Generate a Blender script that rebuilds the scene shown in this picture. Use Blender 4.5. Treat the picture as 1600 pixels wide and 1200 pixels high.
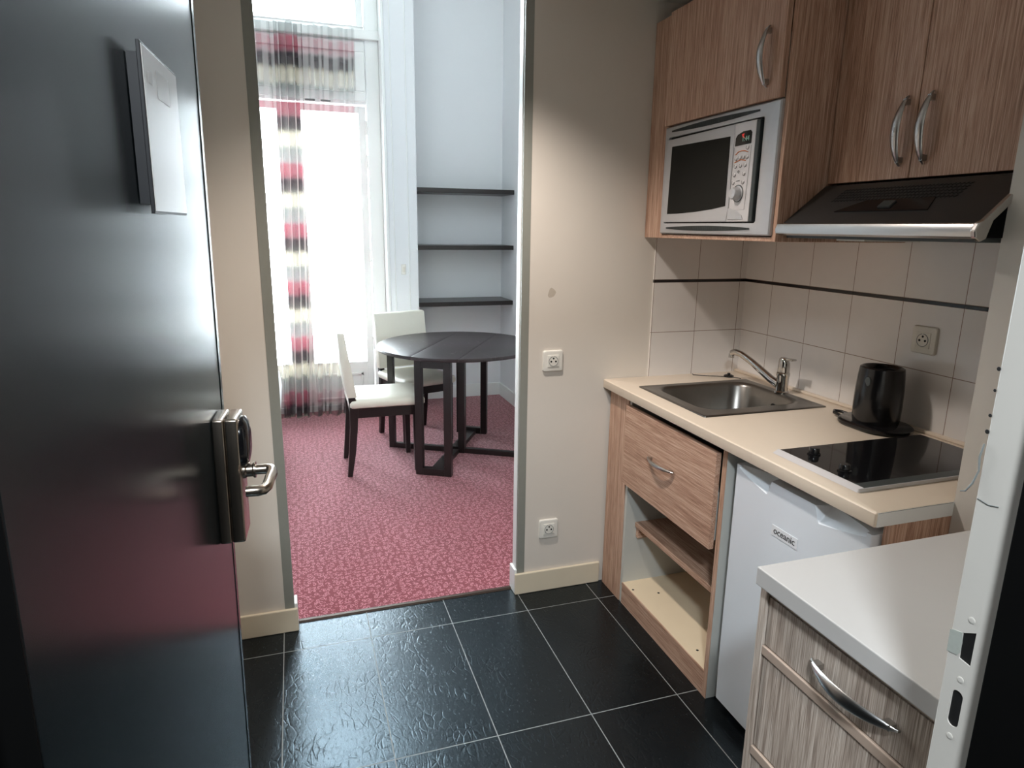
import bpy, bmesh, math, random
from mathutils import Vector, Matrix
random.seed(7)
for o in list(bpy.data.objects): bpy.data.objects.remove(o)
SC = bpy.context.scene
COL = SC.collection
# ------------------------------------------------------------------ camera
CP = (-1.7883, -2.3402, 1.4799); YAW, PITCH, ROLL, FPX = .3175, .2324, .0134, 1032.64
cy_, sy_, cp_, sp_ = math.cos(YAW), math.sin(YAW), math.cos(PITCH), math.sin(PITCH)
f_ = Vector((sy_*cp_, cy_*cp_, -sp_)); r_ = Vector((cy_, -sy_, 0)); u_ = r_.cross(f_)
r2 = math.cos(ROLL)*r_ + math.sin(ROLL)*u_; u2 = -math.sin(ROLL)*r_ + math.cos(ROLL)*u_
cam = bpy.data.cameras.new('camera'); co = bpy.data.objects.new('camera', cam); COL.objects.link(co)
co.matrix_world = Matrix(((r2.x, u2.x, -f_.x, CP[0]), (r2.y, u2.y, -f_.y, CP[1]), (r2.z, u2.z, -f_.z, CP[2]), (0, 0, 0, 1)))
cam.sensor_width = 36; cam.lens = FPX/1600*36; cam.clip_start = .02; cam.clip_end = 60
SC.camera = co
# ------------------------------------------------------------------ world, lights, exposure
SC.view_settings.view_transform = 'Standard'; SC.view_settings.look = 'None'
SC.view_settings.gamma = 1; SC.view_settings.use_curve_mapping = False
SC.view_settings.exposure = 0.45
w = bpy.data.worlds.new('daylight'); SC.world = w; w.use_nodes = True
w.node_tree.nodes['Background'].inputs[0].default_value = (.86, .94, 1, 1)
w.node_tree.nodes['Background'].inputs[1].default_value = 30.0
def lamp(name, kind, loc, energy, color, rot=(0, 0, 0), **k):
    l = bpy.data.lights.new(name, kind); l.energy = energy; l.color = color
    for a, v in k.items(): setattr(l, a, v)
    o = bpy.data.objects.new(name, l); COL.objects.link(o); o.location = loc; o.rotation_euler = rot
    return o
# daylight entering by the two windows of the far room: portals only guide the sky light
for i, (x0, x1) in enumerate(((-2.36, -1.18),)):
    p = lamp('window_daylight', 'AREA', ((x0+x1)/2, 3.2, 2.1), 1, (1, 1, 1), (math.radians(-90), 0, 0), shape='RECTANGLE', size=x1-x0, size_y=3.6)
    p.data.cycles.is_portal = True
# the kitchen's ceiling downlight, and the corridor's ceiling lamp behind the entrance
lamp('ceiling_downlight', 'SPOT', (-1.27, -.50, 2.255), 57, (1, .90, .82), (0, 0, 0), spot_size=math.radians(125), spot_blend=.75, shadow_soft_size=.05)
lamp('corridor_lamp', 'AREA', (-1.85, -2.80, 2.36), 46, (.86, .94, 1), (0, 0, 0), shape='DISK', size=.25)

# ------------------------------------------------------------------ materials
def srgb(r, g, b):
    f = lambda c: (c/255/12.92) if c/255 <= .04045 else ((c/255+.055)/1.055)**2.4
    return (f(r), f(g), f(b), 1)
class NT:
    def __init__(s, name):
        s.m = bpy.data.materials.new(name); s.m.use_nodes = True; s.t = s.m.node_tree; s.N = s.t.nodes; s.L = s.t.links
        s.b = s.N['Principled BSDF']; s.out = s.N['Material Output']
    def n(s, kind, **k):
        x = s.N.new(kind)
        for a, v in k.items():
            if a.startswith('i'): x.inputs[int(a[1:])].default_value = v
            else: setattr(x, a, v)
        return x
    def l(s, a, b): s.L.new(a, b)
    def coord(s, which='Object'): return s.n('ShaderNodeTexCoord').outputs[which]
    def geo(s): return s.n('ShaderNodeNewGeometry').outputs['Position']
    def math(s, op, a, b=None, c=None):
        x = s.n('ShaderNodeMath', operation=op)
        for i, v in enumerate((a, b, c)):
            if v is None: continue
            if isinstance(v, (int, float)): x.inputs[i].default_value = v
            else: s.l(v, x.inputs[i])
        return x.outputs[0]
    def ramp(s, fac, stops, interp='LINEAR'):
        x = s.n('ShaderNodeValToRGB'); x.color_ramp.interpolation = interp
        el = x.color_ramp.elements
        while len(el) < len(stops): el.new(.5)
        for e, (p, c) in zip(el, stops): e.position = p; e.color = c if len(c) == 4 else (*c, 1)
        s.l(fac, x.inputs[0]); return x.outputs[0]
    def mix(s, fac, a, b):
        x = s.n('ShaderNodeMix', data_type='RGBA')
        for i, v in ((0, fac), (6, a), (7, b)):
            if isinstance(v, (int, float)): x.inputs[i].default_value = v
            elif isinstance(v, tuple): x.inputs[i].default_value = v
            else: s.l(v, x.inputs[i])
        return x.outputs[2]
    def bump(s, h, strength=.3, dist=.001):
        x = s.n('ShaderNodeBump'); x.inputs['Strength'].default_value = strength; x.inputs['Distance'].default_value = dist
        s.l(h, x.inputs['Height']); s.l(x.outputs[0], s.b.inputs['Normal']); return x
    def noise(s, vec, scale, detail=3, rough=.5):
        x = s.n('ShaderNodeTexNoise'); x.inputs['Scale'].default_value = scale; x.inputs['Detail'].default_value = detail; x.inputs['Roughness'].default_value = rough
        if vec is not None: s.l(vec, x.inputs['Vector'])
        return x.outputs['Fac']
    def scale(s, vec, v):
        x = s.n('ShaderNodeMapping'); x.inputs['Scale'].default_value = v; s.l(vec, x.inputs['Vector']); return x.outputs[0]
def simple(name, col, rough=.5, metal=0, spec=.5, nscale=0, namt=.06, bump=0):
    t = NT(name); t.b.inputs['Roughness'].default_value = rough; t.b.inputs['Metallic'].default_value = metal
    t.b.inputs['Specular IOR Level'].default_value = spec
    if nscale:
        n = t.noise(t.coord(), nscale, 4)
        c2 = tuple(max(0, min(1, c*(1-namt*2))) for c in col[:3])+(1,)
        t.l(t.mix(n, c2, col), t.b.inputs['Base Color'])
        if bump: t.bump(n, bump, .0008)
    else: t.b.inputs['Base Color'].default_value = col
    return t.m
def wood(name, c_dark, c_mid, c_light, axis, rough=.45, fine=640):
    """vertical/horizontal striped laminate; axis = direction the grain runs along"""
    t = NT(name); p = t.geo()
    k = {'x': (.02, 1, 1), 'y': (1, .02, 1), 'z': (1, 1, .02)}[axis]
    v = t.scale(p, k)
    a = t.noise(v, fine, 2, .6); b = t.noise(v, fine*.28, 3, .6); c = t.noise(v, fine*.05, 2)
    s_ = t.math('ADD', t.math('MULTIPLY', a, .5), t.math('ADD', t.math('MULTIPLY', b, .35), t.math('MULTIPLY', c, .15)))
    t.l(t.ramp(s_, [(.36, c_dark), (.5, c_mid), (.64, c_light)]), t.b.inputs['Base Color'])
    t.b.inputs['Roughness'].default_value = rough; t.b.inputs['Specular IOR Level'].default_value = .35
    t.bump(s_, .12, .0004); return t.m
M = {}
WD, WM, WL = srgb(136, 100, 81), srgb(192, 154, 131), srgb(222, 194, 174)
M['wood_v'] = wood('oak_laminate_vertical', WD, WM, WL, 'z')
M['wood_h'] = wood('oak_laminate_horizontal', WD, WM, WL, 'y')
M['wood_x'] = wood('oak_laminate_deep', WD, WM, WL, 'x')
GD, GM, GL = srgb(120, 104, 93), srgb(176, 160, 147), srgb(218, 206, 194)  # copy of the oak laminate, greyed to put cool light into its colour
M['grey_v'] = wood('cool_lit_oak_laminate_vertical', GD, GM, GL, 'z', fine=520)
M['grey_h'] = simple('cool_lit_oak_edging', srgb(176, 156, 141), .5, nscale=40)
M['wall_cream'] = simple('cream_wall_paint', srgb(224, 217, 207), .62, spec=.3, nscale=9, namt=.02, bump=.15)
M['wall_white'] = simple('white_wall_paint', srgb(232, 234, 236), .6, spec=.3, nscale=6, namt=.01)
M['skirt_cream'] = simple('cream_gloss_paint', srgb(228, 216, 192), .4, nscale=14, namt=.03)
M['white_paint'] = simple('white_gloss_paint', srgb(236, 238, 236), .35, nscale=10, namt=.015)
M['frame_paint'] = simple('worn_white_metal_paint', srgb(206, 201, 193), .42, nscale=18, namt=.03, bump=.1)
M['ceiling'] = simple('ceiling_paint', srgb(225, 222, 215), .8, nscale=8, namt=.01)
M['black'] = simple('black_paint', (.002, .002, .002, 1), .7, spec=.08, nscale=20, namt=.2)
M['corridor'] = simple('corridor_dark_wall', (.02, .018, .016, 1), .8, nscale=10, namt=.1)
M['alu'] = simple('grey_metal_corner_bead', srgb(150, 152, 144), .45, .1, nscale=30, namt=.05)
M['brushed'] = simple('brushed_steel', (.52, .51, .50, 1), .28, 1, nscale=60, namt=.08)
M['bronze'] = simple('satin_bronze_steel', (.42, .36, .30, 1), .27, 1, nscale=60, namt=.06)
M['sink_steel'] = simple('dull_sink_steel', (.27, .255, .235, 1), .30, 1, nscale=50, namt=.08)
M['steel'] = simple('satin_stainless', (.62, .60, .58, 1), .26, 1, nscale=50, namt=.06)
M['chrome'] = simple('chrome', (.55, .54, .52, 1), .1, 1, nscale=50, namt=.03)
M['silver'] = simple('silver_plastic', srgb(196, 196, 198), .33, .35, nscale=50, namt=.03)
M['silver_l'] = simple('light_silver_plastic', srgb(214, 211, 211), .35, .2, nscale=50, namt=.03)
M['dark_grey'] = simple('dark_grey_plastic', srgb(60, 66, 66), .35, nscale=40)
M['blk_gloss'] = simple('gloss_black_plastic', (.006, .006, .007, 1), .18, nscale=40, namt=.1)
M['blk_glass'] = simple('black_glass', (.006, .006, .007, 1), .06, nscale=20, namt=.1)
M['oven_glass'] = simple('dark_oven_glass', (.008, .009, .008, 1), .12, spec=.12, nscale=20, namt=.1)
M['dark_wood'] = simple('wenge_stained_wood', srgb(34, 27, 26), .32, nscale=60, namt=.2)
M['leather'] = simple('cream_leatherette', srgb(232, 228, 214), .38, nscale=70, namt=.02, bump=.1)
M['white_plastic'] = simple('white_plastic', srgb(232, 230, 222), .35, nscale=40, namt=.01)
M['ivory_socket'] = simple('ivory_plastic', srgb(224, 220, 208), .4, nscale=40, namt=.01)
M['hole'] = simple('dark_hole', (.004, .004, .004, 1), .7, nscale=40, namt=.1)
M['fridge'] = simple('white_enamel', srgb(224, 231, 238), .28, nscale=8, namt=.01)
M['melamine'] = simple('white_melamine', srgb(205, 206, 200), .45, nscale=12, namt=.03)
M['cream_board'] = simple('cream_melamine', srgb(232, 214, 184), .5, nscale=9, namt=.05)
M['linen'] = simple('white_bed_linen', srgb(232, 234, 236), .8, nscale=20, namt=.02, bump=.3)
M['brass'] = simple('brass_threshold', srgb(66, 50, 40), .5, .4, nscale=40)
M['ink'] = simple('black_ink', (.01, .01, .012, 1), .5, nscale=40, namt=.1)
M['grey_ink'] = simple('pale_grey_ink', srgb(168, 168, 165), .6, nscale=40)
M['faded'] = simple('faded_print_grey', srgb(190, 186, 182), .3, nscale=90, namt=.06)
M['orange_ink'] = simple('orange_ink', srgb(205, 115, 55), .5, nscale=40)
M['badge_white'] = simple('white_badge', srgb(228, 232, 236), .3, nscale=40, namt=.01)
M['bare_grey'] = simple('bare_grey_primer', srgb(176, 180, 172), .5, nscale=200, namt=.08)
M['plug_grey'] = simple('grey_rubber', srgb(120, 124, 122), .5, nscale=40)
M['top_warm'] = simple('cream_laminate_worktop', srgb(226, 211, 192), .33, nscale=30, namt=.015)
M['top_grey'] = simple('pale_grey_laminate_worktop', srgb(192, 189, 186), .38, nscale=30, namt=.015)
M['paper'] = simple('laminated_white_paper', srgb(205, 200, 196), .22, nscale=30, namt=.01)
def mk_led(name, col, st):
    t = NT(name); t.b.inputs['Base Color'].default_value = (0, 0, 0, 1)
    t.b.inputs['Emission Color'].default_value = col; t.b.inputs['Emission Strength'].default_value = st
    return t.m
M['led_green'] = mk_led('display_digits', (.25, .4, .3, 1), .35)
M['red_reflection'] = mk_led('display_red', (.8, .04, .03, 1), .5)
def mk_door():
    t = NT('dark_blue_grey_gloss_door_paint')
    n = t.noise(t.geo(), 40, 3)
    t.l(t.mix(n, (.007, .011, .013, 1), (.009, .013, .015, 1)), t.b.inputs['Base Color'])
    t.b.inputs['Roughness'].default_value = .22; t.b.inputs['Specular IOR Level'].default_value = .14
    t.bump(t.noise(t.geo(), 14, 2), .05, .002); return t.m
M['door'] = mk_door()
def mk_tile(name, ax, off, px, offz, pz, tile, grout, listel=None, w=.0022):
    t = NT(name); sp = t.n('ShaderNodeSeparateXYZ'); t.l(t.geo(), sp.inputs[0])
    def line(c, o, p, ww):
        a = t.math('DIVIDE', t.math('SUBTRACT', c, o), p); fr = t.math('FRACT', a)
        d = t.math('MULTIPLY', t.math('MINIMUM', fr, t.math('SUBTRACT', 1.0, fr)), p)
        return t.math('LESS_THAN', d, ww/2)
    z = sp.outputs[2]
    if listel:  # grid above the listel is shifted by its height
        up = t.math('GREATER_THAN', z, listel[0])
        zz = t.math('SUBTRACT', z, t.math('MULTIPLY', up, listel[1]-listel[0]))
    else: zz = z
    g = t.math('MAXIMUM', line(sp.outputs[ax], off, px, w), line(zz, offz, pz, w))
    n = t.noise(t.geo(), 22, 4)
    base = t.mix(n, tuple(c*.95 for c in tile[:3])+(1,), tile)
    col = t.mix(g, base, grout); 
    rough = t.math('ADD', t.math('MULTIPLY', g, .5), .16)
    if listel:
        li = t.math('MULTIPLY', t.math('GREATER_THAN', z, listel[0]), t.math('LESS_THAN', z, listel[1]))
        col = t.mix(li, col, (.012, .009, .009, 1))
    t.l(col, t.b.inputs['Base Color']); t.l(rough, t.b.inputs['Roughness'])
    h = t.math('SUBTRACT', t.math('MULTIPLY', t.noise(t.geo(), 9, 2), .6), g); t.bump(h, .25, .001)
    return t.m
TC, GC = srgb(234, 229, 224), srgb(140, 116, 100)
M['tile_r'] = mk_tile('white_wall_tile_grid', 1, -.1724, .2, 1.0753, .2, TC, GC, (1.275, 1.286))
M['tile_p'] = mk_tile('white_wall_tile_grid_return', 0, -.0342, .2, 1.0753, .2, TC, GC, (1.275, 1.286))
def mk_floor():
    t = NT('black_slate_effect_floor_tile'); sp = t.n('ShaderNodeSeparateXYZ'); p = t.geo(); t.l(p, sp.inputs[0])
    def line(c, o, pp):
        a = t.math('DIVIDE', t.math('SUBTRACT', c, o), pp); fr = t.math('FRACT', a)
        return t.math('MULTIPLY', t.math('MINIMUM', fr, t.math('SUBTRACT', 1.0, fr)), pp)
    d = t.math('MINIMUM', line(sp.outputs[0], -1.5958, .306), line(sp.outputs[1], -.1316, .6023))
    g = t.math('LESS_THAN', d, .0016)
    w1 = t.n('ShaderNodeTexNoise'); w1.inputs['Scale'].default_value = 6; t.l(p, w1.inputs['Vector'])
    wv = t.n('ShaderNodeVectorMath', operation='MULTIPLY_ADD'); t.l(w1.outputs['Color'], wv.inputs[0]); wv.inputs[1].default_value = (.08, .08, 0); t.l(p, wv.inputs[2])
    v = t.scale(wv.outputs[0], (1, .45, 1))
    vo = t.n('ShaderNodeTexVoronoi', feature='DISTANCE_TO_EDGE'); vo.inputs['Scale'].default_value = 48; t.l(v, vo.inputs['Vector'])
    veins = t.math('MINIMUM', t.math('MULTIPLY', vo.outputs[0], 9), 1)
    mask = t.ramp(t.noise(p, 12, 2), [(.40, (0, 0, 0)), (.60, (1, 1, 1))])
    veins = t.math('ADD', t.math('MULTIPLY', veins, mask), t.math('SUBTRACT', 1.0, mask))
    fine = t.noise(t.scale(p, (1, .45, 1)), 120, 4, .6)
    big = t.noise(p, 8, 3)
    h = t.math('ADD', t.math('MULTIPLY', veins, .5), t.math('ADD', t.math('MULTIPLY', fine, .7), t.math('MULTIPLY', big, .6)))
    h = t.math('SUBTRACT', h, t.math('MULTIPLY', g, .8))
    col = t.mix(big, (.003, .0035, .004, 1), (.007, .008, .009, 1))
    spk = t.math('GREATER_THAN', t.noise(t.scale(p, (1, .2, 1)), 45, 2, .8), .775)
    col = t.mix(t.math('MULTIPLY', spk, .35), col, srgb(120, 128, 132))
    t.l(t.mix(g, col, srgb(132, 134, 132)), t.b.inputs['Base Color'])
    t.l(t.math('ADD', t.math('MULTIPLY', fine, .10), t.math('ADD', .21, t.math('MULTIPLY', g, .3))), t.b.inputs['Roughness'])
    t.b.inputs['Specular IOR Level'].default_value = .5
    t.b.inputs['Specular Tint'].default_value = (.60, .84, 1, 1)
    t.bump(h, .30, .0022); return t.m
M['floor'] = mk_floor()
def mk_carpet():
    t = NT('red_scroll_carpet'); p = t.geo()
    def rings(scale, off, r0, wd):
        mp = t.n('ShaderNodeMapping'); mp.inputs['Location'].default_value = off; mp.inputs['Scale'].default_value = (scale, scale, 0); t.l(p, mp.inputs[0])
        vo = t.n('ShaderNodeTexVoronoi', voronoi_dimensions='2D'); vo.inputs['Scale'].default_value = 1; vo.inputs['Randomness'].default_value = .75; t.l(mp.outputs[0], vo.inputs['Vector'])
        dv = t.n('ShaderNodeVectorMath', operation='SUBTRACT'); t.l(mp.outputs[0], dv.inputs[0]); t.l(vo.outputs['Position'], dv.inputs[1])
        sx = t.n('ShaderNodeSeparateXYZ'); t.l(dv.outputs[0], sx.inputs[0])
        sc = t.n('ShaderNodeSeparateColor'); t.l(vo.outputs['Color'], sc.inputs[0])
        ang = t.math('ADD', t.math('DIVIDE', t.math('ARCTAN2', sx.outputs[1], sx.outputs[0]), 6.2832), sc.outputs[0])
        fr = t.math('FRACT', t.math('ADD', ang, 1.0))
        rad = t.math('ADD', r0, t.math('MULTIPLY', fr, .16))
        on = t.math('LESS_THAN', t.math('ABSOLUTE', t.math('SUBTRACT', vo.outputs['Distance'], rad)), wd)
        return t.math('MULTIPLY', on, t.math('LESS_THAN', fr, .80))
    g = t.math('MAXIMUM', rings(34, (0, 0, 0), .16, .062), rings(52, (.3, .7, 0), .15, .06))
    fz = t.noise(p, 330, 3, .7)
    g = t.math('MULTIPLY', g, t.math('ADD', .35, t.math('MULTIPLY', fz, .9)))
    big = t.noise(p, 2.2, 3)
    base = t.mix(big, srgb(112, 34, 46), srgb(126, 42, 54))
    t.l(t.mix(t.math('MULTIPLY', g, .85), base, srgb(212, 142, 154)), t.b.inputs['Base Color'])
    t.b.inputs['Roughness'].default_value = .95; t.b.inputs['Specular IOR Level'].default_value = .1
    t.b.inputs['Sheen Weight'].default_value = .5; t.b.inputs['Sheen Roughness'].default_value = .45
    t.bump(fz, .5, .003); return t.m
M['carpet'] = mk_carpet()
def mk_curtain():
    t = NT('sheer_banded_curtain'); uv = t.n('ShaderNodeUVMap'); sp = t.n('ShaderNodeSeparateXYZ'); t.l(uv.outputs[0], sp.inputs[0])
    u, z = sp.outputs[0], sp.outputs[1]
    cell = t.n('ShaderNodeTexWhiteNoise', noise_dimensions='1D'); t.l(t.math('FLOOR', t.math('MULTIPLY', u, 13.0)), cell.inputs['W'])
    ph = t.math('FRACT', t.math('ADD', t.math('DIVIDE', t.math('SUBTRACT', 2.73, z), .421), t.math('ADD', 10.0, t.math('MULTIPLY', cell.outputs[0], .05))))
    col = t.ramp(ph, [(0, srgb(172, 72, 92)), (.18, srgb(160, 62, 84)), (.26, srgb(62, 54, 60)), (.42, srgb(84, 80, 80)), (.52, srgb(214, 206, 186)), (.68, srgb(206, 200, 184)), (.76, srgb(128, 134, 132)), (.95, srgb(150, 152, 150)), (1, srgb(165, 90, 105))])
    op = t.ramp(ph, [(0, (.50,)*3), (.22, (.52,)*3), (.27, (.74,)*3), (.44, (.72,)*3), (.52, (.52,)*3), (.68, (.52,)*3), (.76, (.46,)*3), (.97, (.40,)*3)])
    dense = t.ramp(t.noise(None, 1, 0), [(.45, (0, 0, 0)), (.58, (1, 1, 1))]); nz_ = [x for x in t.N if x.bl_idname == 'ShaderNodeTexNoise'][-1]; nz_.noise_dimensions = '1D'; t.l(t.math('MULTIPLY', u, 17.0), nz_.inputs['W'])
    op = t.math('MULTIPLY', op, t.math('ADD', .66, t.math('MULTIPLY', dense, .50)))
    op = t.math('MULTIPLY', op, t.ramp(t.math('DIVIDE', z, 3.0), [(.10, (1.0,)*3), (.18, (.72,)*3), (.765, (.72,)*3), (.80, (1,)*3)]))
    d = t.n('ShaderNodeBsdfDiffuse'); tl = t.n('ShaderNodeBsdfTranslucent'); t.l(col, d.inputs[0]); t.l(col, tl.inputs[0])
    m1 = t.n('ShaderNodeMixShader'); m1.inputs[0].default_value = .22; t.l(d.outputs[0], m1.inputs[1]); t.l(tl.outputs[0], m1.inputs[2])
    tr = t.n('ShaderNodeBsdfTransparent'); m2 = t.n('ShaderNodeMixShader'); t.l(op, m2.inputs[0]); t.l(tr.outputs[0], m2.inputs[1]); t.l(m1.outputs[0], m2.inputs[2])
    t.l(m2.outputs[0], t.out.inputs[0]); t.N.remove(t.b); return t.m
M['curtain'] = mk_curtain()
def mk_glass():
    t = NT('window_glass'); tr = t.n('ShaderNodeBsdfTransparent'); tr.inputs[0].default_value = (.95, .97, .97, 1)
    g = t.n('ShaderNodeBsdfGlossy'); g.inputs['Roughness'].default_value = .02
    f = t.n('ShaderNodeFresnel'); f.inputs[0].default_value = 1.3; m = t.n('ShaderNodeMixShader')
    t.l(f.outputs[0], m.inputs[0]); t.l(tr.outputs[0], m.inputs[1]); t.l(g.outputs[0], m.inputs[2]); t.l(m.outputs[0], t.out.inputs[0]); t.N.remove(t.b); return t.m
M['glass'] = mk_glass()
def mk_tabletop():
    t = NT('scratched_wenge_tabletop'); p = t.geo()
    n = t.noise(p, 6, 5, .65); sc = t.ramp(t.noise(t.scale(p, (1, .3, 1)), 30, 5, .75), [(.56, (0, 0, 0)), (.72, (1, 1, 1))])
    mk = t.ramp(n, [(.5, (0, 0, 0)), (.66, (1, 1, 1))])
    t.l(t.mix(t.math('MULTIPLY', t.math('MULTIPLY', sc, mk), .9), srgb(52, 44, 46), srgb(140, 132, 134)), t.b.inputs['Base Color'])
    t.b.inputs['Roughness'].default_value = .33; return t.m
M['tabletop'] = mk_tabletop()

# ------------------------------------------------------------------ mesh helpers
class MB:
    def __init__(s): s.bm = bmesh.new()
    def _merge(s, b, bevel=0, seg=2):
        if bevel:
            bmesh.ops.bevel(b, geom=list(b.edges), offset=bevel, segments=seg, profile=.5, affect='EDGES', clamp_overlap=True)
        me = bpy.data.meshes.new('t'); b.to_mesh(me); b.free(); s.bm.from_mesh(me); bpy.data.meshes.remove(me); return s
    def box(s, x0, x1, y0, y1, z0, z1, bevel=0, mat=None, seg=2):
        b = bmesh.new(); bmesh.ops.create_cube(b, size=1)
        for v in b.verts: v.co = Vector(((x0+x1)/2+v.co.x*(x1-x0), (y0+y1)/2+v.co.y*(y1-y0), (z0+z1)/2+v.co.z*(z1-z0)))
        if mat: b.transform(mat)
        return s._merge(b, bevel, seg)
    def prism(s, pts, ax, a0, a1, bevel=0, mat=None):
        """polygon pts in the two other axes (order x,y,z without ax), extruded along ax"""
        b = bmesh.new()
        def mk(p, a):
            l = list(p); l.insert('xyz'.index(ax), a); return b.verts.new(l)
        A = [mk(p, a0) for p in pts]; B = [mk(p, a1) for p in pts]; n = len(pts)
        b.faces.new(A); b.faces.new(B[::-1])
        for i in range(n): b.faces.new((A[i], B[i], B[(i+1) % n], A[(i+1) % n]))
        bmesh.ops.recalc_face_normals(b, faces=b.faces)
        if mat: b.transform(mat)
        return s._merge(b, bevel)
    def loops(s, L, cap0=True, cap1=True, close=False):
        b = bmesh.new(); R = [[b.verts.new(p) for p in l] for l in L]; n = len(L[0])
        seq = list(zip(R, R[1:])) + ([(R[-1], R[0])] if close else [])
        for A, B in seq:
            for i in range(n): b.faces.new((A[i], A[(i+1) % n], B[(i+1) % n], B[i]))
        if cap0 and not close: b.faces.new(R[0][::-1])
        if cap1 and not close: b.faces.new(R[-1])
        bmesh.ops.recalc_face_normals(b, faces=b.faces)
        return s._merge(b)
    def tube(s, pts, rad, seg=12, flat=None):
        pts = [Vector(p) for p in pts]; n = len(pts)
        if not isinstance(rad, (list, tuple)): rad = [rad]*n
        L = []; up = None
        for i, p in enumerate(pts):
            d = (pts[min(i+1, n-1)]-pts[max(i-1, 0)]).normalized()
            if up is None:
                up = Vector((0, 0, 1)) if abs(d.z) < .9 else Vector((1, 0, 0))
            a = d.cross(up).normalized(); up = a.cross(d).normalized()
            r = rad[i]; ra, rb = (r, r) if flat is None else (r*flat[0], r*flat[1])
            L.append([p+a*ra*math.cos(k*2*math.pi/seg)+up*rb*math.sin(k*2*math.pi/seg) for k in range(seg)])
        return s.loops(L)
    def lathe(s, prof, c, axis='z', seg=32):
        L = []
        for r, h in prof:
            l = []
            for k in range(seg):
                a = 2*math.pi*k/seg; ca, sa = r*math.cos(a), r*math.sin(a)
                l.append((c[0]+ca, c[1]+sa, c[2]+h) if axis == 'z' else (c[0]+h, c[1]+ca, c[2]+sa) if axis == 'x' else (c[0]+ca, c[1]+h, c[2]+sa))
            L.append(l)
        return s.loops(L)
    def build(s, name, mat, parent=None, smooth=None, mtx=None):
        if mtx: s.bm.transform(mtx)
        if parent is not None and parent.type == 'EMPTY' or parent is not None:
            l = parent.matrix_world.translation if False else world_loc(parent)
            s.bm.transform(Matrix.Translation(-l))
        me = bpy.data.meshes.new(name); s.bm.to_mesh(me); s.bm.free()
        me.materials.append(M[mat] if isinstance(mat, str) else mat)
        if smooth:
            for p in me.polygons: p.use_smooth = True
            try: me.set_sharp_from_angle(angle=math.radians(smooth))
            except Exception: pass
        o = bpy.data.objects.new(name, me); COL.objects.link(o)
        if parent is not None: o.parent = parent
        return o
def world_loc(o):
    v = Vector((0, 0, 0))
    while o is not None: v += o.location; o = o.parent
    return v
def thing(name, label, cat, loc=(0, 0, 0), group=None):
    o = bpy.data.objects.new(name, None); COL.objects.link(o); o.location = loc; o.empty_display_size = .1
    o['label'] = label; o['category'] = cat
    if group: o['group'] = group
    return o
def tag(o, label, cat, group=None):
    o['label'] = label; o['category'] = cat
    if group: o['group'] = group
    return o
def struct(o): o['kind'] = 'structure'; return o
def rrect(cx, cy, hx, hy, r, n=12):
    """rounded rectangle, 4*(n+1) points, ccw"""
    P = []
    for sx, sy, a0 in ((1, 1, 0), (-1, 1, 90), (-1, -1, 180), (1, -1, 270)):
        for k in range(n+1):
            a = math.radians(a0+90*k/n); P.append((cx+sx*(hx-r)+r*math.cos(a), cy+sy*(hy-r)+r*math.sin(a)))
    return P
def text(name, body, size, loc, mat, parent, rot=None, depth=.0004):
    """lettering on a face looking towards -x: reads along -y, up z"""
    c = bpy.data.curves.new(name, 'FONT'); c.body = body; c.size = size; c.extrude = depth; c.align_x = 'CENTER'; c.align_y = 'CENTER'
    o = bpy.data.objects.new(name, c); COL.objects.link(o)
    dg = bpy.context.evaluated_depsgraph_get(); me = bpy.data.meshes.new_from_object(o.evaluated_get(dg)); bpy.data.objects.remove(o)
    mt = rot or Matrix(((0, 0, -1, 0), (-1, 0, 0, 0), (0, 1, 0, 0), (0, 0, 0, 1)))
    me.transform(Matrix.Translation(Vector(loc)-world_loc(parent)) @ mt)
    me.materials.clear(); me.materials.append(M[mat])
    o = bpy.data.objects.new(name, me); COL.objects.link(o); o.parent = parent; return o

# ------------------------------------------------------------------ setting
XR = -.986; XL = -1.861; PT = .055          # opening in the partition, partition thickness
KZ = 2.28; FZ = 4.1                         # ceiling heights: kitchen, far room
B = lambda *a, **k: MB().box(*a, **k)
struct(B(-2.15, .12, -1.95, .05, -.1, 0).build('floor', 'floor'))
struct(B(-3.2, 1.0, -4.2, -1.95, -.1, 0).build('floor', 'corridor'))
struct(B(-4.7, .1, .05, 3.45, -.1, .004).build('floor', 'carpet'))
struct(B(XR, .1, 0, PT, 0, KZ+.1).build('wall_partition_right', 'wall_cream'))
struct(B(-2.15, XL, 0, PT, 0, KZ+.1).build('wall_partition_left', 'wall_cream'))
struct(B(-4.7, -2.15, -.05, PT, 0, FZ).build('wall_far_room_near', 'wall_white'))
struct(B(-2.15, .1, 0, PT, KZ+.1, FZ).build('wall_partition_top', 'wall_white'))
struct(B(0, .1, -1.335, 0, 0, KZ+.05).build('wall_right', 'wall_cream'))
struct(B(-.41, .1, -1.95, -1.335, 0, KZ+.05).build('wall_right_return', 'frame_paint'))
struct(B(-2.15, -2.05, -1.95, 0, 0, KZ+.05).build('wall_left', 'wall_cream'))
struct(B(-2.15, .1, -1.95, .0, KZ, KZ+.1).build('ceiling', 'ceiling'))
# entrance wall (doorway between x -1.97 and -1.13, height 2.05)
struct(B(-3.2, -2.02, -2.05, -1.90, 0, 2.5).build('wall_entrance_left', 'wall_cream'))
struct(B(-1.085, 1.0, -2.05, -1.90, 0, 2.5).build('wall_entrance_right', 'wall_cream'))
struct(B(-2.02, -1.085, -2.05, -1.90, 2.10, 2.5).build('wall_entrance_top', 'wall_cream'))
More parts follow.
